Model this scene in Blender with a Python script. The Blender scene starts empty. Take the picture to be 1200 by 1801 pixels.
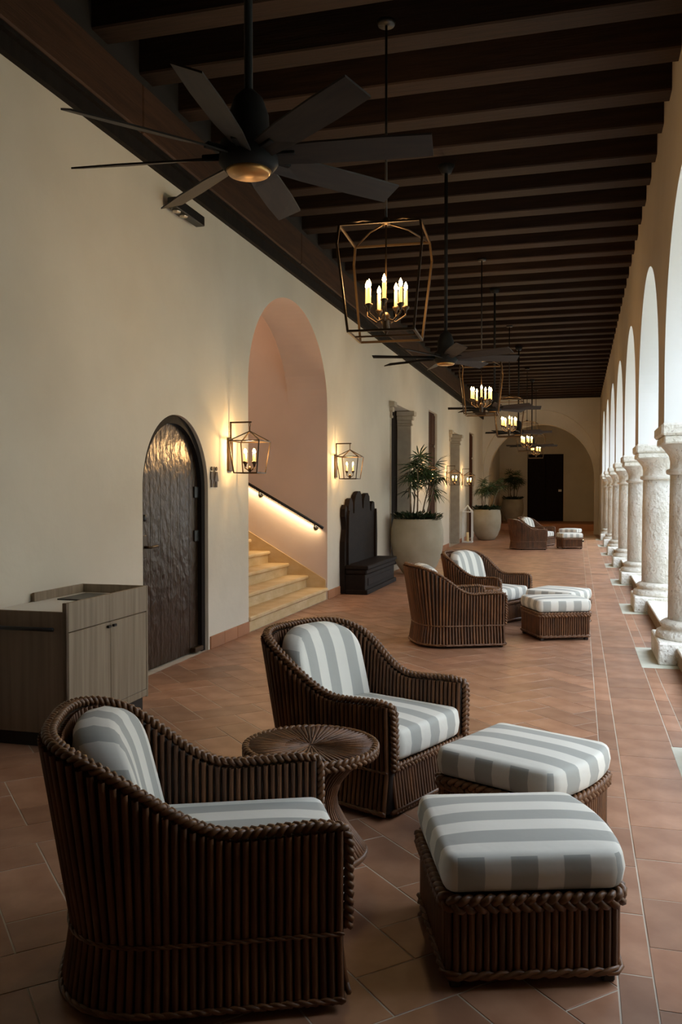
import bpy, bmesh, math, random
from mathutils import Vector, Matrix
R = random.Random(7)
PI = math.pi
scene = bpy.context.scene
col = scene.collection

# ------------------------------------------------------------------ camera, world, exposure
EYE = Vector((0, 0, 1.55))
F_PX = 1512.0
PITCH = math.radians(1.31)
YAW = math.atan(418 / F_PX * math.cos(PITCH))
cam_d = bpy.data.cameras.new('camera')
cam = bpy.data.objects.new('camera', cam_d)
col.objects.link(cam)
cam.location = EYE
cam.rotation_euler = (PI / 2 - PITCH, 0, YAW)
cam_d.sensor_fit = 'HORIZONTAL'
cam_d.sensor_width = 24.0
cam_d.lens = 24.0 * F_PX / 1200.0
cam_d.clip_start = 0.05
cam_d.clip_end = 300
scene.camera = cam
scene.view_settings.view_transform = 'Standard'
scene.view_settings.look = 'None'
scene.view_settings.gamma = 1.0
scene.view_settings.use_curve_mapping = False
scene.view_settings.exposure = 0.0

SKY = 7.2
world = bpy.data.worlds.new('overcast_sky')
scene.world = world
world.use_nodes = True
wn = world.node_tree
wn.nodes['Background'].inputs[0].default_value = (0.74, 0.86, 1.0, 1)
wn.nodes['Background'].inputs[1].default_value = SKY

# ------------------------------------------------------------------ helpers
class MB:
    """collects verts and faces of one mesh"""
    def __init__(self):
        self.v = []; self.f = []; self.uv = []; self.sm = []
    def add(self, vs, fs, smooth=False, uvs=None):
        o = len(self.v)
        self.v.extend([tuple(p) for p in vs])
        for i, f in enumerate(fs):
            self.f.append(tuple(o + k for k in f))
            self.sm.append(smooth)
            self.uv.append(uvs[i] if uvs else None)
        return self
    def box(self, x0, x1, y0, y1, z0, z1):
        vs = [(x, y, z) for x in (x0, x1) for y in (y0, y1) for z in (z0, z1)]
        fs = [(0, 1, 3, 2), (4, 6, 7, 5), (0, 4, 5, 1), (2, 3, 7, 6), (0, 2, 6, 4), (1, 5, 7, 3)]
        return self.add(vs, fs)
    def cbox(self, x0, x1, y0, y1, z0, z1, b=0.004):
        """box with chamfered edges"""
        b = min(b, (x1 - x0) * .45, (y1 - y0) * .45, (z1 - z0) * .45)
        vs = []
        idx = {}
        for i, x in enumerate((x0, x1)):
            for j, y in enumerate((y0, y1)):
                for k, z in enumerate((z0, z1)):
                    sx, sy, sz = (1 - 2 * i) * b, (1 - 2 * j) * b, (1 - 2 * k) * b
                    for a, p in enumerate(((x, y + sy, z + sz), (x + sx, y, z + sz), (x + sx, y + sy, z))):
                        idx[i, j, k, a] = len(vs); vs.append(p)
        g = lambda i, j, k, a: idx[i, j, k, a]
        fs = []
        for i in (0, 1):
            fs.append((g(i, 0, 0, 0), g(i, 0, 1, 0), g(i, 1, 1, 0), g(i, 1, 0, 0)))
            fs.append((g(0, i, 0, 1), g(0, i, 1, 1), g(1, i, 1, 1), g(1, i, 0, 1)))
            fs.append((g(0, 0, i, 2), g(0, 1, i, 2), g(1, 1, i, 2), g(1, 0, i, 2)))
            for j in (0, 1):
                fs.append((g(i, j, 0, 0), g(i, j, 1, 0), g(i, j, 1, 1), g(i, j, 0, 1)))
                fs.append((g(i, 0, j, 0), g(i, 1, j, 0), g(i, 1, j, 2), g(i, 0, j, 2)))
                fs.append((g(0, i, j, 1), g(1, i, j, 1), g(1, i, j, 2), g(0, i, j, 2)))
                for k in (0, 1):
                    fs.append((g(i, j, k, 0), g(i, j, k, 1), g(i, j, k, 2)))
        return self.add(vs, fs)
    def tube(self, pts, r, n=8, caps=True, closed=False, smooth=True, twist=0.0):
        pts = [Vector(p) for p in pts]
        m = len(pts)
        rr = r if isinstance(r, (list, tuple)) else [r] * m
        vs = []; fs = []
        prev = None
        for i in range(m):
            if closed:
                t = pts[(i + 1) % m] - pts[i - 1]
            else:
                t = pts[min(i + 1, m - 1)] - pts[max(i - 1, 0)]
            t.normalize()
            if prev is None:
                a = Vector((0, 0, 1)) if abs(t.z) < .9 else Vector((1, 0, 0))
                nn = t.cross(a).normalized()
            else:
                nn = prev - t * prev.dot(t)
                nn.normalize()
            prev = nn
            b = t.cross(nn)
            for k in range(n):
                a = 2 * PI * k / n + twist
                vs.append(pts[i] + (nn * math.cos(a) + b * math.sin(a)) * rr[i])
        for i in range(m if closed else m - 1):
            for k in range(n):
                j = (i + 1) % m
                fs.append((i * n + k, i * n + (k + 1) % n, j * n + (k + 1) % n, j * n + k))
        if caps and not closed:
            fs.append(tuple(range(n))[::-1])
            fs.append(tuple((m - 1) * n + k for k in range(n)))
        return self.add(vs, fs, smooth)
    def bar(self, a, b, w):
        """square bar between two points"""
        return self.tube([a, b], w * .7071, 4, smooth=False, twist=PI / 4)
    def lathe(self, prof, n=32, c=(0, 0, 0), smooth=True, sx=1, sy=1):
        vs = []; fs = []
        for (r, z) in prof:
            for k in range(n):
                a = 2 * PI * k / n
                vs.append((c[0] + r * math.cos(a) * sx, c[1] + r * math.sin(a) * sy, c[2] + z))
        m = len(prof)
        for i in range(m - 1):
            for k in range(n):
                fs.append((i * n + k, i * n + (k + 1) % n, (i + 1) * n + (k + 1) % n, (i + 1) * n + k))
        fs.append(tuple(range(n))[::-1])
        fs.append(tuple((m - 1) * n + k for k in range(n)))
        return self.add(vs, fs, smooth)
    def prism(self, poly, T, w0, w1):
        """polygon (2d) extruded from w0 to w1; T(u, v, w) -> point"""
        n = len(poly)
        vs = [T(u, v, w0) for u, v in poly] + [T(u, v, w1) for u, v in poly]
        fs = [tuple(range(n)), tuple(range(n, 2 * n))[::-1]]
        for i in range(n):
            fs.append((i, (i + 1) % n, n + (i + 1) % n, n + i))
        return self.add(vs, fs)
    def mesh(self, name):
        me = bpy.data.meshes.new(name)
        me.from_pydata(self.v, [], self.f)
        me.polygons.foreach_set('use_smooth', self.sm)
        if any(u is not None for u in self.uv):
            ul = me.uv_layers.new(name='UVMap')
            flat = []
            for f, u in zip(self.f, self.uv):
                for k in range(len(f)):
                    flat.extend(u[k] if u else (0, 0))
            ul.data.foreach_set('uv', flat)
        me.update()
        return me
    def build(self, name, mat, parent=None, recalc=True, loc=None):
        me = self.mesh(name)
        if recalc:
            bm = bmesh.new(); bm.from_mesh(me)
            bmesh.ops.recalc_face_normals(bm, faces=bm.faces)
            bm.to_mesh(me); bm.free()
        return put(name, me, mat, parent, loc)

def put(name, me, mat, parent=None, loc=None):
    o = bpy.data.objects.new(name, me)
    col.objects.link(o)
    if mat is not None and not me.materials:
        me.materials.append(M[mat] if isinstance(mat, str) else mat)
    if parent is not None:
        o.parent = parent
    if loc is not None:
        o.location = loc
    return o

def tag(o, label=None, cat=None, group=None, kind=None):
    if label: o['label'] = label
    if cat: o['category'] = cat
    if group: o['group'] = group
    if kind: o['kind'] = kind
    return o

def thing(name, label, cat, loc=(0, 0, 0), rz=0.0, group=None):
    o = bpy.data.objects.new(name, None)
    o.empty_display_size = .1
    col.objects.link(o)
    o.location = loc
    o.rotation_euler = (0, 0, rz)
    return tag(o, label, cat, group)

CH = {}
def copy_tree(o, parent=None):
    c = o.copy()
    col.objects.link(c)
    c.parent = parent
    for ch in list(o.children):
        copy_tree(ch, c)
    return c

def dup(root, label, loc, rz):
    c = copy_tree(root)
    c['label'] = label
    c.location = loc
    c.rotation_euler = (0, 0, rz)
    return c

# ------------------------------------------------------------------ materials
M = {}
def nodes(name):
    m = bpy.data.materials.new(name)
    m.use_nodes = True
    nt = m.node_tree
    M[name] = m
    return m, nt, nt.nodes['Principled BSDF']

def rgba(c): return (c[0], c[1], c[2], 1)

def simple(name, c, rough=.6, metal=0.0, c2=None, scale=6.0, stretch=(1, 1, 1), bump=0.0, bscale=None, island=0.0, objrand=0.0, detail=4, spec=.5, bstretch=None, bdist=.01):
    m, nt, b = nodes(name)
    N, L = nt.nodes, nt.links
    b.inputs['Roughness'].default_value = rough
    b.inputs['Metallic'].default_value = metal
    b.inputs['Specular IOR Level'].default_value = spec
    tc = N.new('ShaderNodeTexCoord')
    out = None
    if c2 is not None:
        mp = N.new('ShaderNodeMapping'); mp.inputs['Scale'].default_value = stretch
        L.new(tc.outputs['Object'], mp.inputs[0])
        no = N.new('ShaderNodeTexNoise'); no.inputs['Scale'].default_value = scale; no.inputs['Detail'].default_value = detail
        L.new(mp.outputs[0], no.inputs['Vector'])
        cr = N.new('ShaderNodeValToRGB')
        cr.color_ramp.elements[0].position = .32; cr.color_ramp.elements[0].color = rgba(c)
        cr.color_ramp.elements[1].position = .68; cr.color_ramp.elements[1].color = rgba(c2)
        L.new(no.outputs['Fac'], cr.inputs[0])
        out = cr.outputs[0]
    else:
        rg = N.new('ShaderNodeRGB'); rg.outputs[0].default_value = rgba(c)
        out = rg.outputs[0]
    if island or objrand:
        hs = N.new('ShaderNodeHueSaturation')
        L.new(out, hs.inputs['Color'])
        ge = N.new('ShaderNodeNewGeometry'); oi = N.new('ShaderNodeObjectInfo')
        ad = N.new('ShaderNodeMath'); ad.operation = 'ADD'
        L.new(ge.outputs['Random Per Island'], ad.inputs[0]); L.new(oi.outputs['Random'], ad.inputs[1])
        fr = N.new('ShaderNodeMath'); fr.operation = 'FRACT'; L.new(ad.outputs[0], fr.inputs[0])
        mr = N.new('ShaderNodeMapRange'); a = max(island, objrand)
        mr.inputs['To Min'].default_value = 1 - a; mr.inputs['To Max'].default_value = 1 + a
        L.new(fr.outputs[0], mr.inputs[0]); L.new(mr.outputs[0], hs.inputs['Value'])
        out = hs.outputs[0]
    L.new(out, b.inputs['Base Color'])
    if bump:
        no2 = N.new('ShaderNodeTexNoise'); no2.inputs['Scale'].default_value = bscale or scale * 4; no2.inputs['Detail'].default_value = 5
        mp2 = N.new('ShaderNodeMapping'); mp2.inputs['Scale'].default_value = bstretch or stretch
        L.new(tc.outputs['Object'], mp2.inputs[0]); L.new(mp2.outputs[0], no2.inputs['Vector'])
        bp = N.new('ShaderNodeBump'); bp.inputs['Strength'].default_value = bump; bp.inputs['Distance'].default_value = bdist
        L.new(no2.outputs['Fac'], bp.inputs['Height']); L.new(bp.outputs[0], b.inputs['Normal'])
    return m

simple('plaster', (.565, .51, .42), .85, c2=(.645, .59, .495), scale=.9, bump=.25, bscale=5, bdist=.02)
simple('plaster_shade', (.42, .35, .275), .85, c2=(.48, .405, .32), scale=.9, bump=.25, bscale=5, bdist=.02)  # arcade plaster darkened, the inner face's shade put into its colour
simple('plaster_lit', (.76, .76, .74), .85, c2=(.82, .82, .80), scale=.8, bump=.2, bscale=6, bdist=.02)  # same plaster whitened, daylight on the arch reveals put into its colour
simple('stair_plaster', (.62, .49, .42), .85, c2=(.68, .54, .465), scale=1.2, bump=.15, bscale=6, bdist=.02)
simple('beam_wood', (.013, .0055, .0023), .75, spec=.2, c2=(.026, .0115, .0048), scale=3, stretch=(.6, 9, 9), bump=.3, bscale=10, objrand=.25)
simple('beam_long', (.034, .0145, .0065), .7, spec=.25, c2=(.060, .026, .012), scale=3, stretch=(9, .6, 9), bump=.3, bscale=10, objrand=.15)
simple('ceiling_board', (.008, .005, .003), .8, c2=(.014, .008, .005), scale=3, stretch=(9, .6, 9))
simple('black_wood', (.007, .005, .004), .75, c2=(.013, .009, .007), scale=4, stretch=(4, 4, .6), bump=.2, spec=.15)
simple('door_wood', (.014, .008, .005), .30, c2=(.024, .014, .008), scale=3, stretch=(6, 6, .5), bump=.8, bscale=16, bstretch=(1, 1, .6), bdist=.02, spec=.42, objrand=.15)
M['door_wood'].node_tree.nodes['Principled BSDF'].inputs['Specular Tint'].default_value = (1, .52, .20, 1)     # varnish gloss tinted amber, standing in for the lantern's warm glint
simple('red_wood', (.034, .010, .005), .7, c2=(.055, .017, .008), scale=4, stretch=(5, 5, .5), bump=.2, spec=.1)
simple('bench_wood', (.009, .005, .0035), .7, c2=(.016, .009, .006), scale=4, stretch=(5, .8, 3), bump=.25, spec=.12)
simple('grout', (.46, .39, .31), .9, c2=(.54, .46, .37), scale=12)
simple('tile', (.245, .105, .052), .45, c2=(.37, .19, .110), scale=5, bump=.12, bscale=9, island=.20, objrand=.20, bdist=.006)
simple('tile_base', (.30, .125, .055), .6, c2=(.37, .165, .08), scale=3, objrand=.12)
simple('coral_stone', (.62, .58, .49), .85, c2=(.80, .77, .70), scale=4, bump=.8, bscale=22, bdist=.03)
_nt = M['coral_stone'].node_tree; _N, _L = _nt.nodes, _nt.links           # pits of the coral stone
_b = _N['Principled BSDF']; _src = _b.inputs['Base Color'].links[0].from_socket
_tc = _N.new('ShaderNodeTexCoord'); _pn = _N.new('ShaderNodeTexNoise'); _pn.inputs['Scale'].default_value = 38; _pn.inputs['Detail'].default_value = 2
_mp = _N.new('ShaderNodeMapping'); _mp.inputs['Scale'].default_value = (1, 1, .8); _L.new(_tc.outputs['Object'], _mp.inputs[0]); _L.new(_mp.outputs[0], _pn.inputs['Vector'])
_cr = _N.new('ShaderNodeValToRGB'); _cr.color_ramp.elements[0].position = .64; _cr.color_ramp.elements[1].position = .74
_L.new(_pn.outputs['Fac'], _cr.inputs[0])
_mx = _N.new('ShaderNodeMix'); _mx.data_type = 'RGBA'; _mx.inputs['B'].default_value = (.34, .29, .23, 1)
_L.new(_cr.outputs[0], _mx.inputs['Factor']); _L.new(_src, _mx.inputs['A']); _L.new(_mx.outputs['Result'], _b.inputs['Base Color'])
simple('kerb', (.24, .17, .10), .85, c2=(.31, .23, .145), scale=5, bump=.3)
simple('slab_stone', (.52, .52, .42), .8, c2=(.62, .60, .50), scale=5, bump=.3)
simple('pilaster_stone', (.36, .31, .245), .8, c2=(.44, .39, .31), scale=5, bump=.3)
simple('stair_stone', (.50, .34, .155), .6, c2=(.62, .46, .26), scale=3.2, stretch=(1, 1, 2), bump=.35, bscale=14)
simple('wicker', (.082, .030, .0095), .5, c2=(.155, .060, .019), scale=14, stretch=(1, 1, .5), bump=.25, bscale=60, island=.28, objrand=.28)
simple('wicker_dark', (.016, .008, .004), .7, c2=(.026, .012, .006), scale=8)
simple('braid', (.10, .040, .013), .45, c2=(.18, .075, .026), scale=22, island=.15)
simple('iron', (.018, .014, .011), .45, metal=.6)
simple('bronze', (.060, .036, .018), .4, metal=.7)
simple('fan_dark', (.010, .009, .008), .7, spec=.2)
simple('fan_blade', (.018, .013, .010), .65, c2=(.030, .020, .013), scale=5, stretch=(1, 8, 1))
simple('brass', (.55, .30, .10), .35, metal=.8)
simple('candle', (.85, .66, .34), .5)
simple('pot', (.27, .23, .16), .8, c2=(.35, .30, .22), scale=3, bump=.15)
simple('soil', (.03, .02, .012), .95)
simple('leaf', (.016, .036, .012), .5, c2=(.035, .070, .022), scale=6, objrand=.35, island=.2)
simple('cover_leaf', (.014, .034, .012), .55, island=.45)
simple('stem', (.11, .075, .045), .7, c2=(.17, .13, .08), scale=9, stretch=(1, 1, 3))
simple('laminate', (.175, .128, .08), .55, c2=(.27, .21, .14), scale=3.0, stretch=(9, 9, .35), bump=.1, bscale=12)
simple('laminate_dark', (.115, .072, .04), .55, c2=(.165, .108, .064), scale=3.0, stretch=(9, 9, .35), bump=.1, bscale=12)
simple('white_top', (.70, .68, .63), .5)
simple('steel_dark', (.02, .02, .02), .4, metal=.5)
simple('nickel', (.55, .50, .42), .3, metal=1.0)
simple('white_paint', (.72, .72, .70), .5)
simple('paper_white', (.85, .84, .8), .7)
simple('pavement', (.42, .40, .36), .9, c2=(.5, .48, .43), scale=2)
simple('lawn', (.05, .10, .025), .95, c2=(.08, .14, .04), scale=3)
simple('lens', (.05, .05, .06), .1)

def emit(name, c, s):
    m, nt, b = nodes(name)
    b.inputs['Base Color'].default_value = rgba(c)
    b.inputs['Emission Color'].default_value = rgba(c)
    b.inputs['Emission Strength'].default_value = s
emit('bulb', (1.0, .72, .32), 24)
emit('candle_lit', (1.0, .64, .18), 1.5)
emit('led', (1.0, .78, .50), 6)

# striped fabric: the U coordinate (metres) runs across the stripes
m, nt, b = nodes('stripe_fabric')
N, L = nt.nodes, nt.links
uvn = N.new('ShaderNodeUVMap'); sx = N.new('ShaderNodeSeparateXYZ'); L.new(uvn.outputs[0], sx.inputs[0])
mm = N.new('ShaderNodeMath'); mm.operation = 'MULTIPLY'; mm.inputs[1].default_value = 1 / .168; L.new(sx.outputs[0], mm.inputs[0])
fr = N.new('ShaderNodeMath'); fr.operation = 'FRACT'; L.new(mm.outputs[0], fr.inputs[0])
cr = N.new('ShaderNodeValToRGB'); cr.color_ramp.interpolation = 'LINEAR'
e = cr.color_ramp.elements
e[0].position = 0.0; e[0].color = (.42, .415, .38, 1)
e[1].position = .49; e[1].color = (.42, .415, .38, 1)
e2 = e.new(.505); e2.color = (.74, .71, .64, 1)
e3 = e.new(.985); e3.color = (.74, .71, .64, 1)
e4 = e.new(1.0); e4.color = (.42, .415, .38, 1)
L.new(fr.outputs[0], cr.inputs[0])
L.new(cr.outputs[0], b.inputs['Base Color'])
b.inputs['Roughness'].default_value = .9
b.inputs['Specular IOR Level'].default_value = .2
tc = N.new('ShaderNodeTexCoord'); no = N.new('ShaderNodeTexNoise'); no.inputs['Scale'].default_value = 7; no.inputs['Detail'].default_value = 3
L.new(tc.outputs['Object'], no.inputs['Vector'])
bp = N.new('ShaderNodeBump'); bp.inputs['Strength'].default_value = .25; bp.inputs['Distance'].default_value = .02
L.new(no.outputs['Fac'], bp.inputs['Height']); L.new(bp.outputs[0], b.inputs['Normal'])

# ------------------------------------------------------------------ dimensions
WL = -3.5          # left wall face
WR = 0.74          # arcade wall face
WRO = 1.48         # arcade wall outside face
ZB = 4.95          # underside of the beams
Y0, Y1 = -6.0, 33.0
SP = 3.5           # column spacing
COL_Y = [8.56 + SP * k for k in range(-4, 7)]
COL_X = 1.11

def arch_top(u0, u1, zs, rise):
    c = (u0 + u1) / 2; a = (u1 - u0) / 2
    return lambda u: zs + rise * math.sqrt(max(0.0, 1 - ((u - c) / a) ** 2))

def wall(name, T, u0, u1, z0, z1, w0, w1, openings, mat, parent=None, kind='structure', reveal=(), rmat='stair_plaster'):
    """solid wall along u with openings (a, b, sill, topfn); T(u, w, z); w0 is the front face"""
    mb = MB()
    cuts = {u0, u1}
    for a, b_, s, t in openings:
        n = 40 if t(a + (b_ - a) * .02) != t((a + b_) / 2) else 1
        for k in range(n + 1):
            cuts.add(round((a + b_) / 2 - (b_ - a) / 2 * math.cos(PI * k / n), 5))
    cuts = sorted(c for c in cuts if u0 - 1e-6 <= c <= u1 + 1e-6)
    marks = []
    def q(*p, m=0):
        mb.add([T(*x) for x in p], [(0, 1, 2, 3)]); marks.append(m)
    for a, b_ in zip(cuts[:-1], cuts[1:]):
        c = (a + b_) / 2
        op = next((o for o in openings if o[0] < c < o[1]), None)
        for w in (w0, w1):
            if op is None:
                q((a, w, z0), (b_, w, z0), (b_, w, z1), (a, w, z1))
            else:
                ta, tb = op[3](a), op[3](b_)
                q((a, w, ta), (b_, w, tb), (b_, w, z1), (a, w, z1))
                if op[2] > z0:
                    q((a, w, z0), (b_, w, z0), (b_, w, op[2]), (a, w, op[2]))
        if op is not None:
            ta, tb = op[3](a), op[3](b_)
            q((a, w0, ta), (b_, w0, tb), (b_, w1, tb), (a, w1, ta), m=int(openings.index(op) in reveal))
            if op[2] > z0:
                q((a, w0, op[2]), (b_, w0, op[2]), (b_, w1, op[2]), (a, w1, op[2]))
    for io, (a, b_, s, t) in enumerate(openings):
        for u in (a, b_):
            if t(u) > s + 1e-4:
                q((u, w0, s), (u, w1, s), (u, w1, t(u)), (u, w0, t(u)), m=int(io in reveal))
    q((u0, w0, z1), (u1, w0, z1), (u1, w1, z1), (u0, w1, z1))
    for u in (u0, u1):
        q((u, w0, z0), (u, w1, z0), (u, w1, z1), (u, w0, z1))
    o = mb.build(name, mat, parent, recalc=False)
    if reveal:
        o.data.materials.append(M[rmat])
        o.data.polygons.foreach_set('material_index', marks)
    bm = bmesh.new(); bm.from_mesh(o.data)
    bmesh.ops.remove_doubles(bm, verts=bm.verts, dist=1e-5)
    bmesh.ops.recalc_face_normals(bm, faces=bm.faces)
    bm.to_mesh(o.data); bm.free()
    if kind: o['kind'] = kind
    return o
TX = lambda u, w, z: (w, u, z)     # walls along Y
TY = lambda u, w, z: (u, w, z)     # walls along X

# ------------------------------------------------------------------ the shell
flat = lambda z: (lambda u: z)
DOOR = (6.46, 7.77)
STAIR = (8.84, 11.92)
left_open = [
    (DOOR[0], DOOR[1], 0.0, arch_top(DOOR[0], DOOR[1], 1.58, .67)),
    (STAIR[0], STAIR[1], 0.0, arch_top(STAIR[0], STAIR[1], 2.75, 1.22)),
    (16.2, 18.3, 0.0, flat(3.30)),
    (20.6, 21.9, 0.0, flat(3.55)),
    (24.05, 26.15, 0.0, flat(3.30)),
    (28.6, 29.95, 0.0, flat(3.55)),
]
wall('wall_left', TX, Y0, 41.0, 0, 5.5, WL, WL - .6, left_open, 'plaster', reveal=(1,))

OPEN0 = 3           # the gallery is walled up to this column to cut daylight, open beyond
bays = []
for a, b_ in list(zip(COL_Y[:-1], COL_Y[1:]))[OPEN0:]:
    bays.append((a + .30, b_ - .30, 2.17, arch_top(a + .30, b_ - .30, 2.60, 1.45)))
NEAR = 2.80          # unseen near bays closed by an added wall up to here, dimming daylight
bays.insert(0, (NEAR, COL_Y[3] - .30, 2.17, arch_top(NEAR, COL_Y[3] - .30, 2.60, 1.35)))  # bay narrowed to let in less daylight
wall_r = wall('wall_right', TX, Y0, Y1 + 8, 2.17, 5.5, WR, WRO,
              [(a, b_, 2.17, t) for a, b_, s, t in bays], 'plaster_shade', reveal=range(20), rmat='plaster_lit')
MB().box(WR, WRO, Y0, NEAR, 0, 2.17).build('wall_right_light_block', 'plaster_lit')['kind'] = 'structure'  # added wall below the arches, keeps daylight off the foreground
# solid pier where the arcade ends
MB().box(WR, WRO, COL_Y[-1] + .30, 41.0, 0, 2.17).build('wall_right_end', 'plaster_lit')['kind'] = 'structure'

# ceiling: dark boards on closely set beams
ceil = MB().box(WL - .3, WRO, Y0, 41.0, 5.27, 5.40).build('ceiling', 'ceiling_board')
ceil['kind'] = 'structure'
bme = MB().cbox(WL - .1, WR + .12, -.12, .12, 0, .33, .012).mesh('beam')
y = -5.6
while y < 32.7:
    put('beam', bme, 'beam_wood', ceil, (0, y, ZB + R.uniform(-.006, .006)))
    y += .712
# timber along the top of the left wall
f1 = MB().box(WL - .01, WL + .05, Y0, 33, 4.29, 4.43).box(WL - .01, WL + .09, Y0, 33, 4.40, 4.435)
f1.build('trim_1', 'black_wood')['kind'] = 'structure'
yy = Y0
tl = MB().box(WL - .01, WL + .03, Y0, 33, 4.435, 5.27).build('trim_2', 'ceiling_board'); tl['kind'] = 'structure'
while yy < 33:
    y2 = min(yy + 4.1, 33)
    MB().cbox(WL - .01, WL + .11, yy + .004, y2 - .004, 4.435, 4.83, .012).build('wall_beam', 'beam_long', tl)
    yy = y2

# end of the gallery: a transverse arch, an arched wall, a raised room behind it
MID = (WL + WR) / 2 - .02
wall('wall_end_arch', TY, WL, WR, 0, 5.4, 32.65, 32.95, [(WL + .02, WR - .02, 0, arch_top(WL + .02, WR - .02, 2.35, 2.25))], 'plaster')
wall('wall_end', TY, WL, WR, 0, 5.4, 32.95, 33.35, [(-3.30, .55, 0, arch_top(-3.30, .55, 2.14, 1.95))], 'plaster')
wall('wall_back', TY, WL, WR, 0, 5.4, 40.0, 40.3, [(-2.25, -.66, .25, flat(3.28))], 'plaster')
wall('wall_near', TY, WL, WRO, 0, 5.4, Y0, Y0 - .3, [], 'plaster')
MB().box(WL, WR, 36.0, 40.0, .0, .25).build('floor_step', 'tile_base')['kind'] = 'structure'
d4 = MB().box(-2.25, -.66, 40.08, 40.16, .25, 3.28).build('door_4', 'bench_wood'); d4['kind'] = 'structure'
for x0 in (-2.22, -1.44):
    MB().cbox(x0, x0 + .75, 40.05, 40.10, .28, 3.25, .01).build('door_leaf', 'bench_wood', d4)
MB().cbox(-.88, -.74, 40.02, 40.05, 1.58, 1.68, .004).build('door_notice', 'paper_white', d4)

# ------------------------------------------------------------------ floor
floor = MB().box(WL - .5, WRO + .3, Y0, 41.0, -.20, -.0015).build('floor', 'grout')
floor['kind'] = 'structure'
court = MB().box(WRO + .3, 5.5, Y0 - 20, 60, -.3, -.02).build('courtyard_pavement', 'pavement'); court['kind'] = 'structure'
lawn = MB().box(5.5, 60, Y0 - 20, 60, -.3, -.04).build('courtyard_lawn', 'lawn'); lawn['kind'] = 'structure'
# unseen wing across the courtyard, added to block the low sky
opp = []
yo = -13.0
while yo < 44:
    opp.append((yo + .4, yo + 3.1, 0.0, arch_top(yo + .4, yo + 3.1, 2.6, 1.35))); yo += 3.5
wall('wall_light_block', TX, -16, 48, 0, 9.0, 13.0, 13.7, opp, 'plaster')
MB().box(16.5, 16.8, -16, 48, 0, 9.0).build('wall_light_block_back', 'plaster')['kind'] = 'structure'
MB().box(12.4, 17.2, -16.4, 48.4, 9.0, 9.35).build('roof_light_block', 'tile_base')['kind'] = 'structure'

def clip(poly, x0, x1, y0, y1):
    def half(p, f, g):
        out = []
        for i in range(len(p)):
            a, b_ = p[i - 1], p[i]
            fa, fb = f(a), f(b_)
            if fa >= 0: 
                if fb >= 0: out.append(b_)
                else: out.append(g(a, b_, fa / (fa - fb)))
            elif fb >= 0:
                out.append(g(a, b_, fa / (fa - fb))); out.append(b_)
        return out
    g = lambda a, b_, t: (a[0] + (b_[0] - a[0]) * t, a[1] + (b_[1] - a[1]) * t)
    for f in (lambda p: p[0] - x0, lambda p: x1 - p[0], lambda p: p[1] - y0, lambda p: y1 - p[1]):
        poly = half(poly, f, g)
        if len(poly) < 3: return []
    return poly

JT = .006
tiles = []                      # (poly, height offset)
W = .23
c45 = math.sqrt(.5)
rot = lambda p: (c45 * (p[0] - p[1]) - .515, c45 * (p[0] + p[1]) + 2.46)
def rect(a, b_, w, h): return [(a + JT / 2, b_ + JT / 2), (a + w - JT / 2, b_ + JT / 2), (a + w - JT / 2, b_ + h - JT / 2), (a + JT / 2, b_ + h - JT / 2)]
K = 150
for i in range(-40, 240):
    for j in range(-240, 240):
        # herringbone of 1 x 2 bricks: one horizontal and one vertical per cell of the staircase lattice
        if (i - j) % 4 == 0:
            for rc in (rect(i * W, j * W, 2 * W, W), ):
                p = [rot(q) for q in rc]
                if -4.2 < p[0][0] < .6 and -1.2 < p[0][1] < 36.5:
                    p = clip(p, WL, .13 - JT / 2, -1, 35.99)
                    if p: tiles.append(p)
        if (i - j) % 4 == 3:
            p = [rot(q) for q in rect(i * W, j * W, W, 2 * W)]
            if -4.2 < p[0][0] < .6 and -1.2 < p[0][1] < 36.5:
                p = clip(p, WL, .13 - JT / 2, -1, 35.99)
                if p: tiles.append(p)
def strip(x0, x1, step, off=0.0, skip=()):
    y = -1 + off
    while y < 35.9:
        y2 = min(y + step, 35.99)
        p = [(x0 + JT / 2, y + JT / 2), (x1 - JT / 2, y + JT / 2), (x1 - JT / 2, y2 - JT / 2), (x0 + JT / 2, y2 - JT / 2)]
        cut = False
        for a, b_ in skip:
            if y2 > a and y < b_:
                if y < a - .03: tiles.append(clip(p, x0, x1, y, a - JT))
                if y2 > b_ + .03: tiles.append(clip(p, x0, x1, b_ + JT, y2))
                cut = True
        if not cut: tiles.append(p)
        y = y2
slabs = [(yc - .55, yc + .49) for yc in COL_Y[3:]]
strip(.13, .24, .42, .1)
strip(.24, .56, .37)
strip(.56, .66, .42, .2, slabs)
strip(.66, 1.75, .40, .0, [(-2, NEAR)] + slabs)

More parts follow.
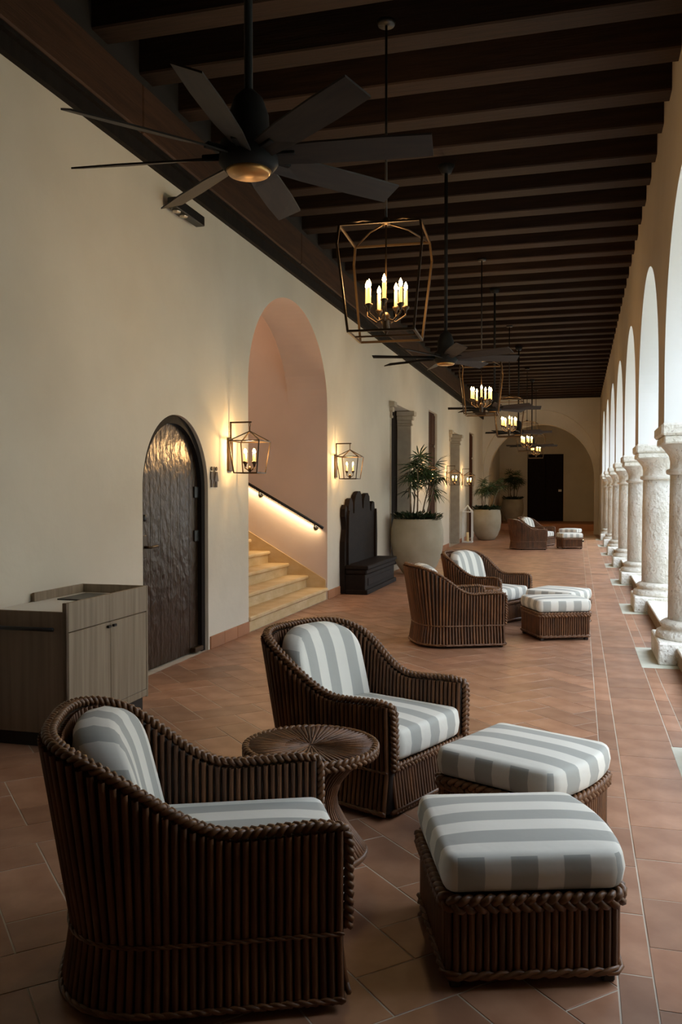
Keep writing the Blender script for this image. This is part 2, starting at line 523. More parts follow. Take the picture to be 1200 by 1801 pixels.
def cam_px(x, y, z=0):
    d = Vector((x, y, z)) - EYE
    fw = Vector((-math.sin(YAW) * math.cos(PITCH), math.cos(YAW) * math.cos(PITCH), -math.sin(PITCH)))
    rt = Vector((math.cos(YAW), math.sin(YAW), 0)); up = rt.cross(fw)
    dp = d.dot(fw)
    if dp < .2: return None
    return 600 + F_PX * d.dot(rt) / dp, 900.5 - F_PX * d.dot(up) / dp
scored = []
for p in tiles:
    if len(p) < 3: continue
    cx = sum(q[0] for q in p) / len(p); cy = sum(q[1] for q in p) / len(p)
    px = cam_px(cx, cy)
    inside = px is not None and -30 < px[0] < 1230 and px[1] < 1835
    scored.append((0 if inside else 1, cy, p, cx))
scored.sort(key=lambda s: (s[0], s[1]))
rest = MB()
Rt = random.Random(3)
for n, (o_, cy, p, cx) in enumerate(scored):
    dz = Rt.uniform(-.0004, .0010)
    if o_ == 0 and n < 290:
        mb = MB()
        q = [(u - cx, v - cy) for u, v in p]
        ins = [(u * .985, v * .985) for u, v in q]
        k = len(q)
        vs = [(u, v, -.012) for u, v in q] + [(u, v, -.0008) for u, v in q] + [(u, v, 0) for u, v in ins]
        fs = [tuple(range(2 * k, 3 * k))]
        for i in range(k):
            j = (i + 1) % k
            fs += [(i, j, k + j, k + i), (k + i, k + j, 2 * k + j, 2 * k + i)]
        mb.add(vs, fs)
        mb.build('floor_tile', 'tile', floor, recalc=False, loc=(cx, cy, dz))
    else:
        k = len(p)
        vs = [(u, v, -.012) for u, v in p] + [(u, v, dz) for u, v in p]
        fs = [tuple(range(k, 2 * k))] + [(i, (i + 1) % k, k + (i + 1) % k, k + i) for i in range(k)]
        rest.add(vs, fs)
ro = rest.build('floor_tiles_beyond', 'tile', floor, recalc=False); ro['kind'] = 'stuff'

# terracotta skirting tiles along the left wall
def skirting(name, spans, x):
    root = MB().box(x - .02, x + .004, spans[0][0], spans[0][0] + .01, 0, .10).build(name, 'tile_base')
    root['kind'] = 'structure'
    me = {}
    for a, b_ in spans:
        n = max(1, round((b_ - a) / .40)); L_ = (b_ - a) / n
        for k in range(n):
            key = round(L_, 3)
            if key not in me:
                me[key] = MB().cbox(-.005, .016, .002, L_ - .002, 0, .125, .004).mesh('skirting_tile')
            put('skirting_tile', me[key], 'tile_base', root, (x, a + k * L_, 0.001))
skirting('baseboard_left', [(4.0, 6.44), (7.80, 8.83), (11.93, 16.15), (18.35, 20.55), (21.95, 24.0), (26.2, 28.55), (30.0, 32.6)], WL)

# ------------------------------------------------------------------ colonnade
def column_mesh():
    t = {}
    mb = MB(); mb.cbox(-.41, .41, -.41, .41, 0, .20, .012)
    t['plinth'] = mb
    mb = MB(); mb.lathe([(.40, .20), (.405, .225), (.395, .26), (.36, .275), (.345, .285), (.345, .30), (.365, .315), (.365, .335), (.335, .355), (.30, .37)], 40)
    t['base_moulding'] = mb
    mb = MB(); mb.lathe([(.298, .36), (.296, .8), (.293, 1.3), (.287, 1.72)], 40)
    t['shaft'] = mb
    mb = MB(); mb.lathe([(.287, 1.71), (.318, 1.72), (.325, 1.74), (.318, 1.76), (.29, 1.77), (.288, 1.84), (.30, 1.89), (.335, 1.94), (.375, 1.985), (.385, 2.0)], 40)
    mb.cbox(-.375, .375, -.375, .375, 1.99, 2.06, .012); mb.cbox(-.40, .40, -.40, .40, 2.06, 2.17, .02)
    t['capital'] = mb
    return {k: v.mesh(k) for k, v in t.items()}
cm = column_mesh()
ordn = ['nearest', 'second', 'third', 'fourth', 'fifth', 'sixth', 'seventh', 'eighth', 'ninth', 'tenth', 'eleventh']
for k, yc in enumerate(COL_Y):
    if k < 3: continue
    seen = k - 4
    if seen == -1: lab = 'pale stone column just beyond the right picture edge, its slab corner showing'
    elif seen == 0: lab = 'pitted pale stone column nearest the viewer at the right edge, largest of the row'
    elif seen == 6: lab = 'smallest and farthest pale stone column against the end wall'
    else: lab = 'pale stone column, %s in the row counting back from the right edge' % ordn[seen]
    t = thing('stone_column', lab, 'column', (COL_X, yc, 0), 0, 'columns of the arcade')
    for nm, me in cm.items():
        put(nm, me, 'coral_stone', t)
for yc in COL_Y[3:]:
    s = MB().cbox(.55, 1.62, yc - .545, yc + .485, -.01, .002, .002).build('floor_slab', 'slab_stone', floor)
# low stone kerb between the plinths
kr = None
for a, b_ in zip(COL_Y[3:-1], COL_Y[4:]):
    mb = MB().cbox(.86, 1.50, a + .412, b_ - .412, 0, .135, .01)
    o = mb.build('kerb' if kr is None else 'kerb_block', 'kerb', kr)
    cp = MB().cbox(.85, 1.53, a + .412, b_ - .412, .135, .165, .008).build('kerb_cap', 'coral_stone', kr or o)
    if kr is None:
        kr = o; kr['kind'] = 'structure'

# ------------------------------------------------------------------ arched toilet door
d1 = MB().box(WL - .16, WL - .12, DOOR[0], DOOR[1], 0, 1.58).build('door_1', 'door_wood')
d1['kind'] = 'structure'
tri = lambda u, v, w: (w, u, v)
def arch_ring(u0, u1, zs, rise, th, n=28):
    out = []; inn = []
    c = (u0 + u1) / 2; a = (u1 - u0) / 2
    for k in range(n + 1):
        t = PI * k / n
        out.append((c + a * math.cos(t), zs + rise * math.sin(t)))
        inn.append((c + (a - th) * math.cos(t), zs + (rise - th) * math.sin(t)))
    return [(u1, 0)] + out + [(u0, 0)], [(u1 - th, 0)] + inn + [(u0 + th, 0)]
o_, i_ = arch_ring(DOOR[0], DOOR[1], 1.58, .67, .075)
mb = MB()
for (a, b_, c, d) in zip(o_[:-1], o_[1:], i_[1:], i_[:-1]):
    mb.prism([a, b_, c, d], tri, WL - .125, WL - .035)
mb.build('door_frame', 'black_wood', d1)
lu0, lu1 = DOOR[0] + .078, DOOR[1] - .078
top = arch_top(lu0, lu1, 1.58, .59)
NP = 6
for k in range(NP):
    a = lu0 + (lu1 - lu0) * k / NP + .003; b_ = lu0 + (lu1 - lu0) * (k + 1) / NP - .003
    pts = [(a, .012), (b_, .012)] + [(b_ + (a - b_) * j / 8, max(.5, top(b_ + (a - b_) * j / 8) - .004)) for j in range(9)]
    MB().prism(pts, tri, WL - .12, WL - .075).build('door_plank', 'door_wood', d1)
h = MB(); h.cbox(WL - .075, WL - .066, 6.585, 6.65, .99, 1.18, .003); h.tube([(WL - .07, 6.617, 1.08), (WL - .02, 6.617, 1.08)], .012, 10)
h.tube([(WL - .022, 6.617, 1.08), (WL - .018, 6.66, 1.08), (WL - .02, 6.76, 1.085)], .010, 10)
h.build('door_handle', 'bronze', d1)['label'] = 'bronze lever handle'
lk = MB().lathe([(.030, 0), (.030, .012), (.02, .018)], 16); 
lko = lk.build('door_lock', 'steel_dark', d1); lko.location = (WL - .075, 6.62, 1.33); lko.rotation_euler = (0, PI / 2, 0)
for z in (1.55, 1.13):
    MB().cbox(WL - .078, WL - .06, 7.60, 7.69, z - .055, z + .055, .004).build('door_hinge', 'steel_dark', d1)
dc = MB().cbox(WL - .075, WL - .02, 7.52, 7.70, .015, .06, .006); dc.build('door_stop', 'bronze', d1)

# pictogram sign
sg = thing('toilet_sign', 'dark metal man and woman pictogram sign beside the arched door', 'sign', (WL + .004, 7.905, 1.60))
T3 = lambda u, v, w: (w, u, v)
disc = lambda cu, cv, r: [(cu + r * math.cos(2 * PI * k / 16), cv + r * math.sin(2 * PI * k / 16)) for k in range(16)]
for nm, cu, fem in (('man_figure', -.055, 0), ('woman_figure', .055, 1)):
    mb = MB(); mb.prism(disc(cu, .185, .02), T3, 0, .008)
    if fem:
        body = [(-.02, .155), (.02, .155), (.045, .06), (.028, .06), (.02, .06), (.016, 0), (.003, 0), (.003, .06), (-.003, .06), (-.003, 0), (-.016, 0), (-.02, .06), (-.045, .06)]
    else:
        body = [(-.03, .155), (.03, .155), (.034, .075), (.022, .075), (.02, .0), (.003, 0), (.002, .07), (-.002, .07), (-.003, 0), (-.02, 0), (-.022, .075), (-.034, .075)]
    mb.prism([(cu + u, v) for u, v in body], T3, 0, .008)
    mb.build(nm, 'bronze', sg)
MB().box(0, .008, -.004, .004, 0, .205).build('divider_bar', 'bronze', sg)

# ------------------------------------------------------------------ stair alcove
MB().box(-7.0, WL - .015, STAIR[1] - .003, STAIR[1] + .2, 0, 5.4).build('wall_stair_far', 'stair_plaster')['kind'] = 'structure'
MB().box(-7.0, WL - .59, STAIR[0] - .2, STAIR[0], 0, 5.5).build('wall_stair_near', 'stair_plaster')['kind'] = 'structure'
MB().box(-7.2, -7.0, STAIR[0] - .2, STAIR[1] + .2, 0, 5.5).build('wall_stair_back', 'stair_plaster')['kind'] = 'structure'
MB().box(-7.0, WL - .59, STAIR[0], STAIR[1], 5.2, 5.3).build('ceiling_stair', 'stair_plaster')['kind'] = 'structure'
st = thing('stone_staircase', 'honey coloured stone steps rising through the arched opening', 'staircase', (WL, 10.38, 0))
RISE, GO = .172, .295
for k in range(8):
    x1 = WL - GO * k
    x0 = -6.9 if k == 7 else x1 - GO - .04
    z = RISE * (k + 1)
    mb = MB()
    mb.cbox(x0 - WL, x1 - WL + .02, STAIR[0] + .01 - 10.38, STAIR[1] - .01 - 10.38, z - .05, z, .014)
    mb.box(x0 - WL, x1 - WL - .015, STAIR[0] + .01 - 10.38, STAIR[1] - .01 - 10.38, 0 if k == 0 else z - RISE - .01, z - .05)
    mb.build('step', 'stair_stone', st)
sk = [(.0 - .02, .0), (-.02, .285), (-2.2, .285 + 2.18 * .583), (-2.2, 0)]
mb = MB().prism(sk, lambda u, v, w: (u, w, v), STAIR[1] - .032 - 10.38, STAIR[1] - .004 - 10.38)
mb.build('stringer', 'stair_stone', st)
hr = thing('handrail', 'black metal handrail with a glowing strip below on the stair wall', 'handrail', (WL - .04, STAIR[1], 0))
sl = .557
ra, rb = (-.0, 1.035), (-2.1, 1.035 + 2.1 * sl)
MB().tube([(ra[0], -.075, ra[1]), (rb[0], -.075, rb[1])], .022, 12).build('rail', 'steel_dark', hr)
for xx in (-.13, -.98, -1.85):
    zz = 1.035 - xx * sl
    mb = MB().tube([(xx, -.003, zz - .07), (xx, -.06, zz - .07), (xx, -.075, zz - .02)], .010, 8)
    mb.tube([(xx, -.002, zz - .07), (xx, -.014, zz - .07)], .036, 16)
    mb.build('rail_bracket', 'steel_dark', hr)
MB().tube([(ra[0] - .05, -.073, ra[1] - .022 + .05 * sl), (rb[0], -.073, rb[1] - .022)], .004, 6).build('light_strip', 'led', hr)
def area_light(name, loc, target, sx_, sy_, energy, color, parent=None):
    d = bpy.data.lights.new(name, 'AREA'); d.shape = 'RECTANGLE'; d.size = sx_; d.size_y = sy_; d.energy = energy; d.color = color
    o = bpy.data.objects.new(name, d); col.objects.link(o)
    o.location = loc
    dr = Vector(target) - Vector(loc)
    o.rotation_euler = dr.to_track_quat('-Z', 'Y').to_euler()
    return o
def point_light(name, loc, energy, color, size=.05, parent=None):
    d = bpy.data.lights.new(name, 'POINT'); d.energy = energy; d.color = color; d.shadow_soft_size = size
    o = bpy.data.objects.new(name, d); col.objects.link(o); o.location = loc
    if parent is not None: o.parent = parent
    return o
WARM = (1.0, .62, .26)
al = area_light('rail_glow', (-1.05, -.06, 1.035 + 1.05 * sl - .04), (-1.05, -.02, 1.035 + 1.05 * sl - 1.0), 2.3, .02, 13, (1, .74, .42))
al.rotation_euler = (math.radians(-8), -math.atan(sl) + PI if False else math.atan(sl), 0)
al.parent = hr
# unseen ceiling lamp added to brighten the stair alcove
sl_ = thing('stair_fill_lamp', 'unseen round fill lamp added on the stair alcove ceiling', 'lamp', (-5.4, 10.4, 5.2))
MB().lathe([(.16, -.03), (.17, 0)], 24).build('lamp_body', 'white_paint', sl_)
MB().lathe([(.02, -.055), (.12, -.05), (.15, -.03)], 24).build('lamp_glass', 'candle_lit', sl_)
point_light('stair_fill_light', (0, 0, -.14), 32, (1, .75, .56), .12, sl_)

# ------------------------------------------------------------------ candle helpers, lanterns
def candle_mesh(hc, r):
    c = MB().lathe([(r, 0), (r, hc)], 10)
    bl = MB().lathe([(r * .55, hc), (r * 1.15, hc + r * 1.5), (r * .95, hc + r * 2.8), (r * .35, hc + r * 4.2), (.0005, hc + r * 4.8)], 10)
    cup = MB().lathe([(r * .5, -.05), (r * .7, -.03), (r * 1.9, -.012), (r * 2.0, 0), (r * 1.1, .004)], 10)
    return c.mesh('candle'), bl.mesh('flame_bulb'), cup.mesh('candle_cup')
CB = candle_mesh(.115, .0135)
CS = candle_mesh(.085, .011)

def square(mb, hw, z, w):
    P = [(hw, hw, z), (-hw, hw, z), (-hw, -hw, z), (hw, -hw, z)]
    for a, b_ in zip(P, P[1:] + P[:1]): mb.bar(a, b_, w)
    return P

def pendant(label, x, y, energy):
    t = thing('lantern_pendant', label, 'lantern', (x, y, 2.69), math.radians(3), 'pendant lanterns under the beams')
    mb = MB()
    P0 = square(mb, .235, 0, .016); P1 = [(a * .30 / .235, b_ * .30 / .235, .60) for a, b_, _ in P0]; P2 = square(mb, .286, .735, .014)
    for a, b_, c in zip(P0, P1, P2):
        mb.bar(a, b_, .016); mb.bar(b_, c, .016)
    mb.build('cage', 'bronze', t)
    mb = MB()
    for a in P2: mb.tube([a, (a[0] * .5, a[1] * .5, .80), (0, 0, .815)], .007, 6)
    mb.lathe([(.03, .80), (.035, .82), (.02, .85)], 12)
    mb.build('roof_bars', 'bronze', t)
    mb = MB().tube([(0, 0, .85), (0, 0, ZB - 2.69)], .009, 8); mb.lathe([(.06, ZB - 2.69 - .03), (.07, ZB - 2.69)], 16)
    mb.build('rod', 'iron', t)
    mb = MB().lathe([(.012, .02), (.03, .06), (.02, .10), (.035, .14), (.012, .17)], 12)
    mb.tube([(0, 0, .0), (0, 0, .82)], .006, 6)
    mb.bar((-.235, 0, 0), (.235, 0, 0), .012)
    n = 7
    spots = []
    for k in range(n):
        a = 2 * PI * k / n + .3
        r_ = .145
        zc = .235 if k % 2 else .215
        spots.append((r_ * math.cos(a), r_ * math.sin(a), zc))
        mb.tube([(0, 0, .13), (r_ * .5 * math.cos(a), r_ * .5 * math.sin(a), .10), (r_ * math.cos(a), r_ * math.sin(a), .15), (r_ * math.cos(a), r_ * math.sin(a), zc - .04)], .006, 6)
    mb.build('candelabra', 'bronze', t)
    for s in spots:
        c = put('candle', CB[0], 'candle_lit', t, s)
        put('flame_bulb', CB[1], 'bulb', c)
        put('candle_cup', CB[2], 'bronze', c)
    point_light('lantern_light', (0, 0, .40), energy, WARM, .13, t)
    return t
LANT = [(-1.36, 6.15), (-1.38, 12.7), (-1.38, 17.9), (-1.38, 24.2), (-1.38, 29.3)]
LL = ['largest lantern cage of lit candles nearest the viewer, hung between two fans', 'second candle lantern cage from the viewer, hanging below the far fan',
      'third candle lantern cage hung in front of the end arch', 'fourth candle lantern cage, small, hanging before the far dark door', 'farthest and smallest candle lantern cage just above the far door']
for (x, y), lb in zip(LANT, LL): pendant(lb, x, y, 38)

def sconce(label, y, energy=22):
    t = thing('wall_lantern', label, 'wall lamp', (WL, y, 1.75), 0, 'candle wall lanterns')
    MB().cbox(0, .025, -.055, .055, .02, .36, .004).build('backplate', 'bronze', t)
    mb = MB(); mb.bar((.02, 0, .30), (.02, 0, .53), .016); mb.bar((.012, 0, .523), (.25, 0, .523), .016)
    mb.build('bracket_arm', 'bronze', t)
    mb = MB(); ring = [(.23 + .0, .018 * math.cos(2 * PI * k / 12), .495 + .022 * math.sin(2 * PI * k / 12)) for k in range(12)]
    mb.tube(ring, .004, 5, closed=True); mb.tube([(.23, 0, .475), (.23, 0, .42)], .006, 6)
    mb.build('hook', 'bronze', t)
    mb = MB(); w = .011
    cx = .23
    def sq(hw, z): 
        return [(cx + hw, hw, z), (cx - hw, hw, z), (cx - hw, -hw, z), (cx + hw, -hw, z)]
    A, B_ = sq(.125, 0), sq(.165, .325)
    for Q in (A, B_):
        for a, b_ in zip(Q, Q[1:] + Q[:1]): mb.bar(a, b_, w)
    for a, b_ in zip(A, B_):
        mb.bar(a, b_, w); mb.bar(b_, (cx, 0, .43), w)
    mb.build('cage', 'bronze', t)
    mb = MB().lathe([(.01, .01), (.025, .03), (.012, .07)], 12, (cx, 0, 0))
    mb.bar((cx - .125, 0, .004), (cx + .125, 0, .004), .010)
    sp = []
    for k in range(4):
        a = PI / 4 + k * PI / 2 + .25
        px, py = cx + .065 * math.cos(a), .065 * math.sin(a)
        sp.append((px, py, .115))
        mb.tube([(cx, 0, .05), (cx + .03 * math.cos(a), .03 * math.sin(a), .03), (px, py, .05), (px, py, .08)], .005, 6)
    mb.build('candelabra', 'bronze', t)
    for s in sp:
        c = put('candle', CS[0], 'candle_lit', t, s); put('flame_bulb', CS[1], 'bulb', c); put('candle_cup', CS[2], 'bronze', c)
    point_light('wall_lantern_light', (cx, 0, .24), energy, WARM, .05, t)
    return t
for y, lb in [(8.30, 'lit wall lantern between the arched door and the stair opening, largest of its kind'), (12.33, 'lit wall lantern above the carved dark bench'),
              (19.6, 'lit wall lantern half hidden by the nearest potted palm'), (23.5, 'lit wall lantern just right of the nearest palm, before the second pilaster'), (26.75, 'farthest lit wall lantern, left of the middle palm')]:
    sconce(lb, y)

# ------------------------------------------------------------------ ceiling fans
bl = MB()
sec = [(.12, .042), (.30, .058), (.56, .062), (.77, .056)]
vs = []; 
for r_, w in sec:
    for s, dz in ((-1, .021), (1, -.021)):
        vs += [(r_, s * w, dz - .004), (r_, s * w, dz + .004)]
fs = []
for i in range(len(sec) - 1):
    a = i * 4; b2 = a + 4
    fs += [(a, a + 2, b2 + 2, b2), (a + 1, b2 + 1, b2 + 3, a + 3), (a, b2, b2 + 1, a + 1), (a + 2, a + 3, b2 + 3, b2 + 2)]
fs += [(0, 1, 3, 2), (12, 14, 15, 13)]
bl.add(vs, fs)
blade_me = bl.mesh('blade')
iron_me = MB().cbox(.06, .20, -.02, .02, -.004, .014, .003).mesh('blade_iron')
def fan(label, x, y, z, a0):
    t = thing('ceiling_fan', label, 'ceiling fan', (x, y, z), 0, 'eight bladed ceiling fans')
    MB().lathe([(.03, .30), (.06, .27), (.085, .20), (.09, .10), (.12, .08), (.125, .0), (.10, -.03)], 28).build('motor_housing', 'fan_dark', t)
    MB().lathe([(.01, -.05), (.085, -.046), (.095, -.03)], 24).build('bottom_cap', 'brass', t)
    mb = MB().tube([(0, 0, .28), (0, 0, ZB - z)], .018, 10); mb.lathe([(.05, ZB - z - .08), (.09, ZB - z)], 20)
    mb.build('down_rod', 'fan_dark', t)
    for k in range(8):
        o = put('blade', blade_me, 'fan_blade', t, (0, 0, .03)); o.rotation_euler = (0, 0, math.radians(a0 + 45 * k))
        c = put('blade_iron', iron_me, 'fan_dark', o)
    return t
for (x, y, a, lb) in [(-1.345, 3.41, 6, 'largest dark ceiling fan at the top, nearest the viewer'), (-1.35, 9.0, 20, 'dark ceiling fan between the two nearest candle lanterns'),
                      (-1.37, 14.6, 10, 'dark ceiling fan behind the second candle lantern'), (-1.37, 20.6, 0, 'dark ceiling fan behind the third candle lantern'), (-1.37, 26.6, 15, 'farthest dark ceiling fan, behind the fourth candle lantern')]:
    fan(lb, x, y, 2.93, a)

# black twin spotlight high on the left wall
sp = thing('spotlight_bar', 'black box spotlight fixture high on the left wall under the timber trim', 'spotlight', (WL, 7.12, 4.06))
MB().cbox(.05, .14, -.29, .29, -.045, .045, .006).build('housing', 'steel_dark', sp)
MB().cbox(0, .07, -.08, .08, -.02, .04, .004).build('wall_mount', 'steel_dark', sp)
for y in (-.20, -.06):
    MB().lathe([(.034, -.062), (.038, -.045)], 16, (.095, y, 0)).build('lens', 'nickel', sp)

# ------------------------------------------------------------------ openings along the wall
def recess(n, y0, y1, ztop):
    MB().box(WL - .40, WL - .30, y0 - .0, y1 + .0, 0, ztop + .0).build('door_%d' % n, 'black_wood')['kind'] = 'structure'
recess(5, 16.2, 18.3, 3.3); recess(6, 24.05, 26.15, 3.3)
NTRIM = 2
def pilaster(label, yj, side):
    """stone jamb pier with a moulded capital, lining one jamb of a deep doorway; side=+1 far jamb"""
    global NTRIM
    NTRIM += 1
    t = thing('trim_%d' % NTRIM, None, None, (WL, yj, 0)); t['kind'] = 'structure'
    s = -side
    a, b_ = sorted((0, s * .05))
    MB().cbox(-.29, .02, a, b_, 0, 2.98, .01).build('shaft', 'pilaster_stone', t)
    mb = MB()
    for z0, z1, o in ((2.98, 3.03, .03), (3.03, 3.10, .015), (3.10, 3.19, .05), (3.19, 3.29, .09)):
        a, b_ = sorted((-s * o, s * (.05 + o)))
        a2, b2 = (min(a, b_), max(a, b_))
        if side > 0: b2 = min(b2, o)
        mb.cbox(-.29, .02 + o, a2, b2, z0, z1, .01)
    mb.build('capital', 'pilaster_stone', t)
pilaster('stone pilaster with a flared capital behind the nearest palm', 18.3, 1)
pilaster('stone capital and jamb left of the nearest dark doorway, mostly side on', 16.2, -1)
pilaster('stone pilaster with capital farther along the left wall, behind the wall lantern', 26.15, 1)
pilaster('side on stone jamb of the farther doorway', 24.05, -1)
for n, y0, y1 in ((2, 20.6, 21.9), (3, 28.6, 29.95)):
    d = MB().box(WL - .14, WL - .08, y0, y1, 0, 3.55).build('door_%d' % n, 'red_wood'); d['kind'] = 'structure'
    hw = (y1 - y0) / 2
    for k in range(2):
        a = y0 + k * hw + .02; b_ = a + hw - .04
        for z0, z1 in ((.05, .9), (.95, 1.9), (1.95, 2.7), (2.75, 3.5)):
            MB().cbox(WL - .09, WL - .05, a, b_, z0, z1, .015).build('door_panel', 'red_wood', d)

# ------------------------------------------------------------------ carved settle
bn = thing('settle_bench', 'dark carved wooden settle with a jagged high back against the wall', 'bench', (WL, 13.65, 0))
top_px = [(0.0, 0.0)]
prof = [(-1.08, .02), (-1.08, .62), (-1.07, .80), (-1.0, .98), (-1.02, 1.10), (-1.06, 1.18), (-1.06, 1.30), (-1.00, 1.36), (-.94, 1.30), (-.92, 1.16), (-.86, 1.16), (-.84, 1.34), (-.78, 1.44), (-.68, 1.46), (-.60, 1.40), (-.57, 1.22), (-.50, 1.22), (-.47, 1.42), (-.40, 1.50),
        (-.26, 1.56), (-.12, 1.57), (-.02, 1.50), (.02, 1.30), (.10, 1.28), (.14, 1.44), (.24, 1.52), (.40, 1.54), (.52, 1.48), (.56, 1.26), (.64, 1.22), (.68, 1.34), (.76, 1.40), (.88, 1.38), (.92, 1.24), (.95, 1.05), (1.0, .85), (1.05, .62), (1.06, .02)]
MB().prism(prof, T3, .012, .085).build('back_board', 'bench_wood', bn)
# seat chest with stepped mouldings
mb = MB()
mb.cbox(.085, .40, -1.06, 1.04, .05, .30, .01)
mb.build('seat_chest', 'bench_wood', bn)
MB().cbox(.085, .45, -1.08, 1.06, .38, .44, .012).build('seat', 'bench_wood', bn)
mb = MB(); mb.cbox(.085, .425, -1.07, 1.05, .30, .38, .02); mb.cbox(.085, .44, -1.08, 1.06, 0, .07, .012); mb.cbox(.39, .41, -.9, .9, .12, .24, .008)
mb.build('moulding', 'bench_wood', bn)
for y in (-.92, .90):
    MB().prism([(-.05, .44), (.05, .44), (.06, .8), (.03, 1.2), (0, 1.27), (-.03, 1.2), (-.06, .8)], lambda u, v, w: (w, y + u, v), .085, .12).build('carved_upright', 'bench_wood', bn)

# ------------------------------------------------------------------ service cabinet by the left wall
cb = thing('service_cabinet', 'wood laminate waste station cabinet with a raised tray at the left edge', 'cabinet', (0, 0, 0))
cb.location = (-2.955, 4.51, 0); cb.rotation_euler = (0, 0, math.radians(.5))
# local: x<0 towards the wall, y along it (0 near end)
CW, CL, CHT = .525, 1.03, .80
MB().box(-CW + .03, -.03, .03, CL - .03, 0, .09).build('plinth', 'steel_dark', cb)
MB().cbox(-CW, -.02, .02, CL - .02, .09, CHT, .003).build('body', 'laminate', cb)
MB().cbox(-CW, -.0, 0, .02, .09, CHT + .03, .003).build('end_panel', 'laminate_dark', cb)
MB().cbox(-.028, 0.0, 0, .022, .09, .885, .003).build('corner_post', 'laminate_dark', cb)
MB().cbox(-CW, 0, CL - .02, CL, .09, .885, .003).build('end_panel', 'laminate', cb)
for k in range(2):
    a = .024 + k * (CL - .05) / 2
    d = MB().cbox(-.02, 0, a + .002, a + (CL - .05) / 2 - .002, .15, .70, .003).build('door', 'laminate', cb)
    yk = (CL - .05) / 2 + .024 + (.035 if k else -.035)
    MB().cbox(-.0, .018, yk - .018, yk + .018, .665, .682, .003).build('door_pull', 'steel_dark', d)
MB().cbox(-.02, 0, .024, CL - .022, .705, .885, .003).build('front_fascia', 'laminate', cb)
MB().cbox(-.02, 0, .024, CL - .022, .10, .147, .003).build('kick_rail', 'laminate', cb)
MB().cbox(-CW, -.022, .022, CL - .022, CHT, CHT + .025, .004).build('counter_top', 'white_top', cb)
MB().cbox(-CW, -CW + .02, .42, CL - .02, CHT + .025, .885, .003).build('back_rim', 'laminate', cb)
MB().cbox(-CW + .10, -.12, .55, CL - .12, CHT + .0255, CHT + .034, .004).build('waste_opening', 'steel_dark', cb)
mb = MB().tube([(-.50, -.045, .73), (-.06, -.045, .73)], .012, 10)
for x in (-.46, -.10): mb.tube([(x, 0, .73), (x, -.045, .73)], .008, 8)
mb.build('grab_bar', 'steel_dark', cb)
mb = MB().tube([(-.03, CL, .73), (-.03, CL + .035, .73), (-.3, CL + .035, .73)], .012, 10); mb.build('grab_bar', 'steel_dark', cb)

# ------------------------------------------------------------------ wicker furniture
def braid(mb, path, closed=False, amp=.017, r=.0115, wl=.062, out=None, step=None):
    """three strand plait along a path; out = preferred flat direction per point"""
    P = [Vector(p) for p in path]
    if closed: P = P + [P[0]]
    Ls = [0]
    for a, b_ in zip(P[:-1], P[1:]): Ls.append(Ls[-1] + (b_ - a).length)
    tot = Ls[-1]
    nw = max(2, round(tot / wl)); wl = tot / nw
    step = step or wl / 8
    n = int(tot / step)
    S = []
    j = 0
    for i in range(n + 1):
        s = tot * i / n
        while j < len(P) - 2 and Ls[j + 1] < s: j += 1
        t = (s - Ls[j]) / max(1e-9, Ls[j + 1] - Ls[j])
        S.append((s, P[j].lerp(P[j + 1], t), (P[j + 1] - P[j]).normalized()))
    for k in range(3):
        pts = []
        for i, (s, p, t) in enumerate(S):
            o = out(p) if out else Vector((0, 0, 1))
            t2 = (S[min(i + 2, n)][1] - S[max(i - 2, 0)][1]).normalized()
            nn = (o - t2 * o.dot(t2)).normalized(); bb = t2.cross(nn)
            ph = 2 * PI * (s / wl) / 1.5 + 2 * PI * k / 3
            pts.append(p + bb * amp * math.sin(ph) + nn * amp * .55 * math.sin(2 * ph))
        mb.tube(pts, r, 6)

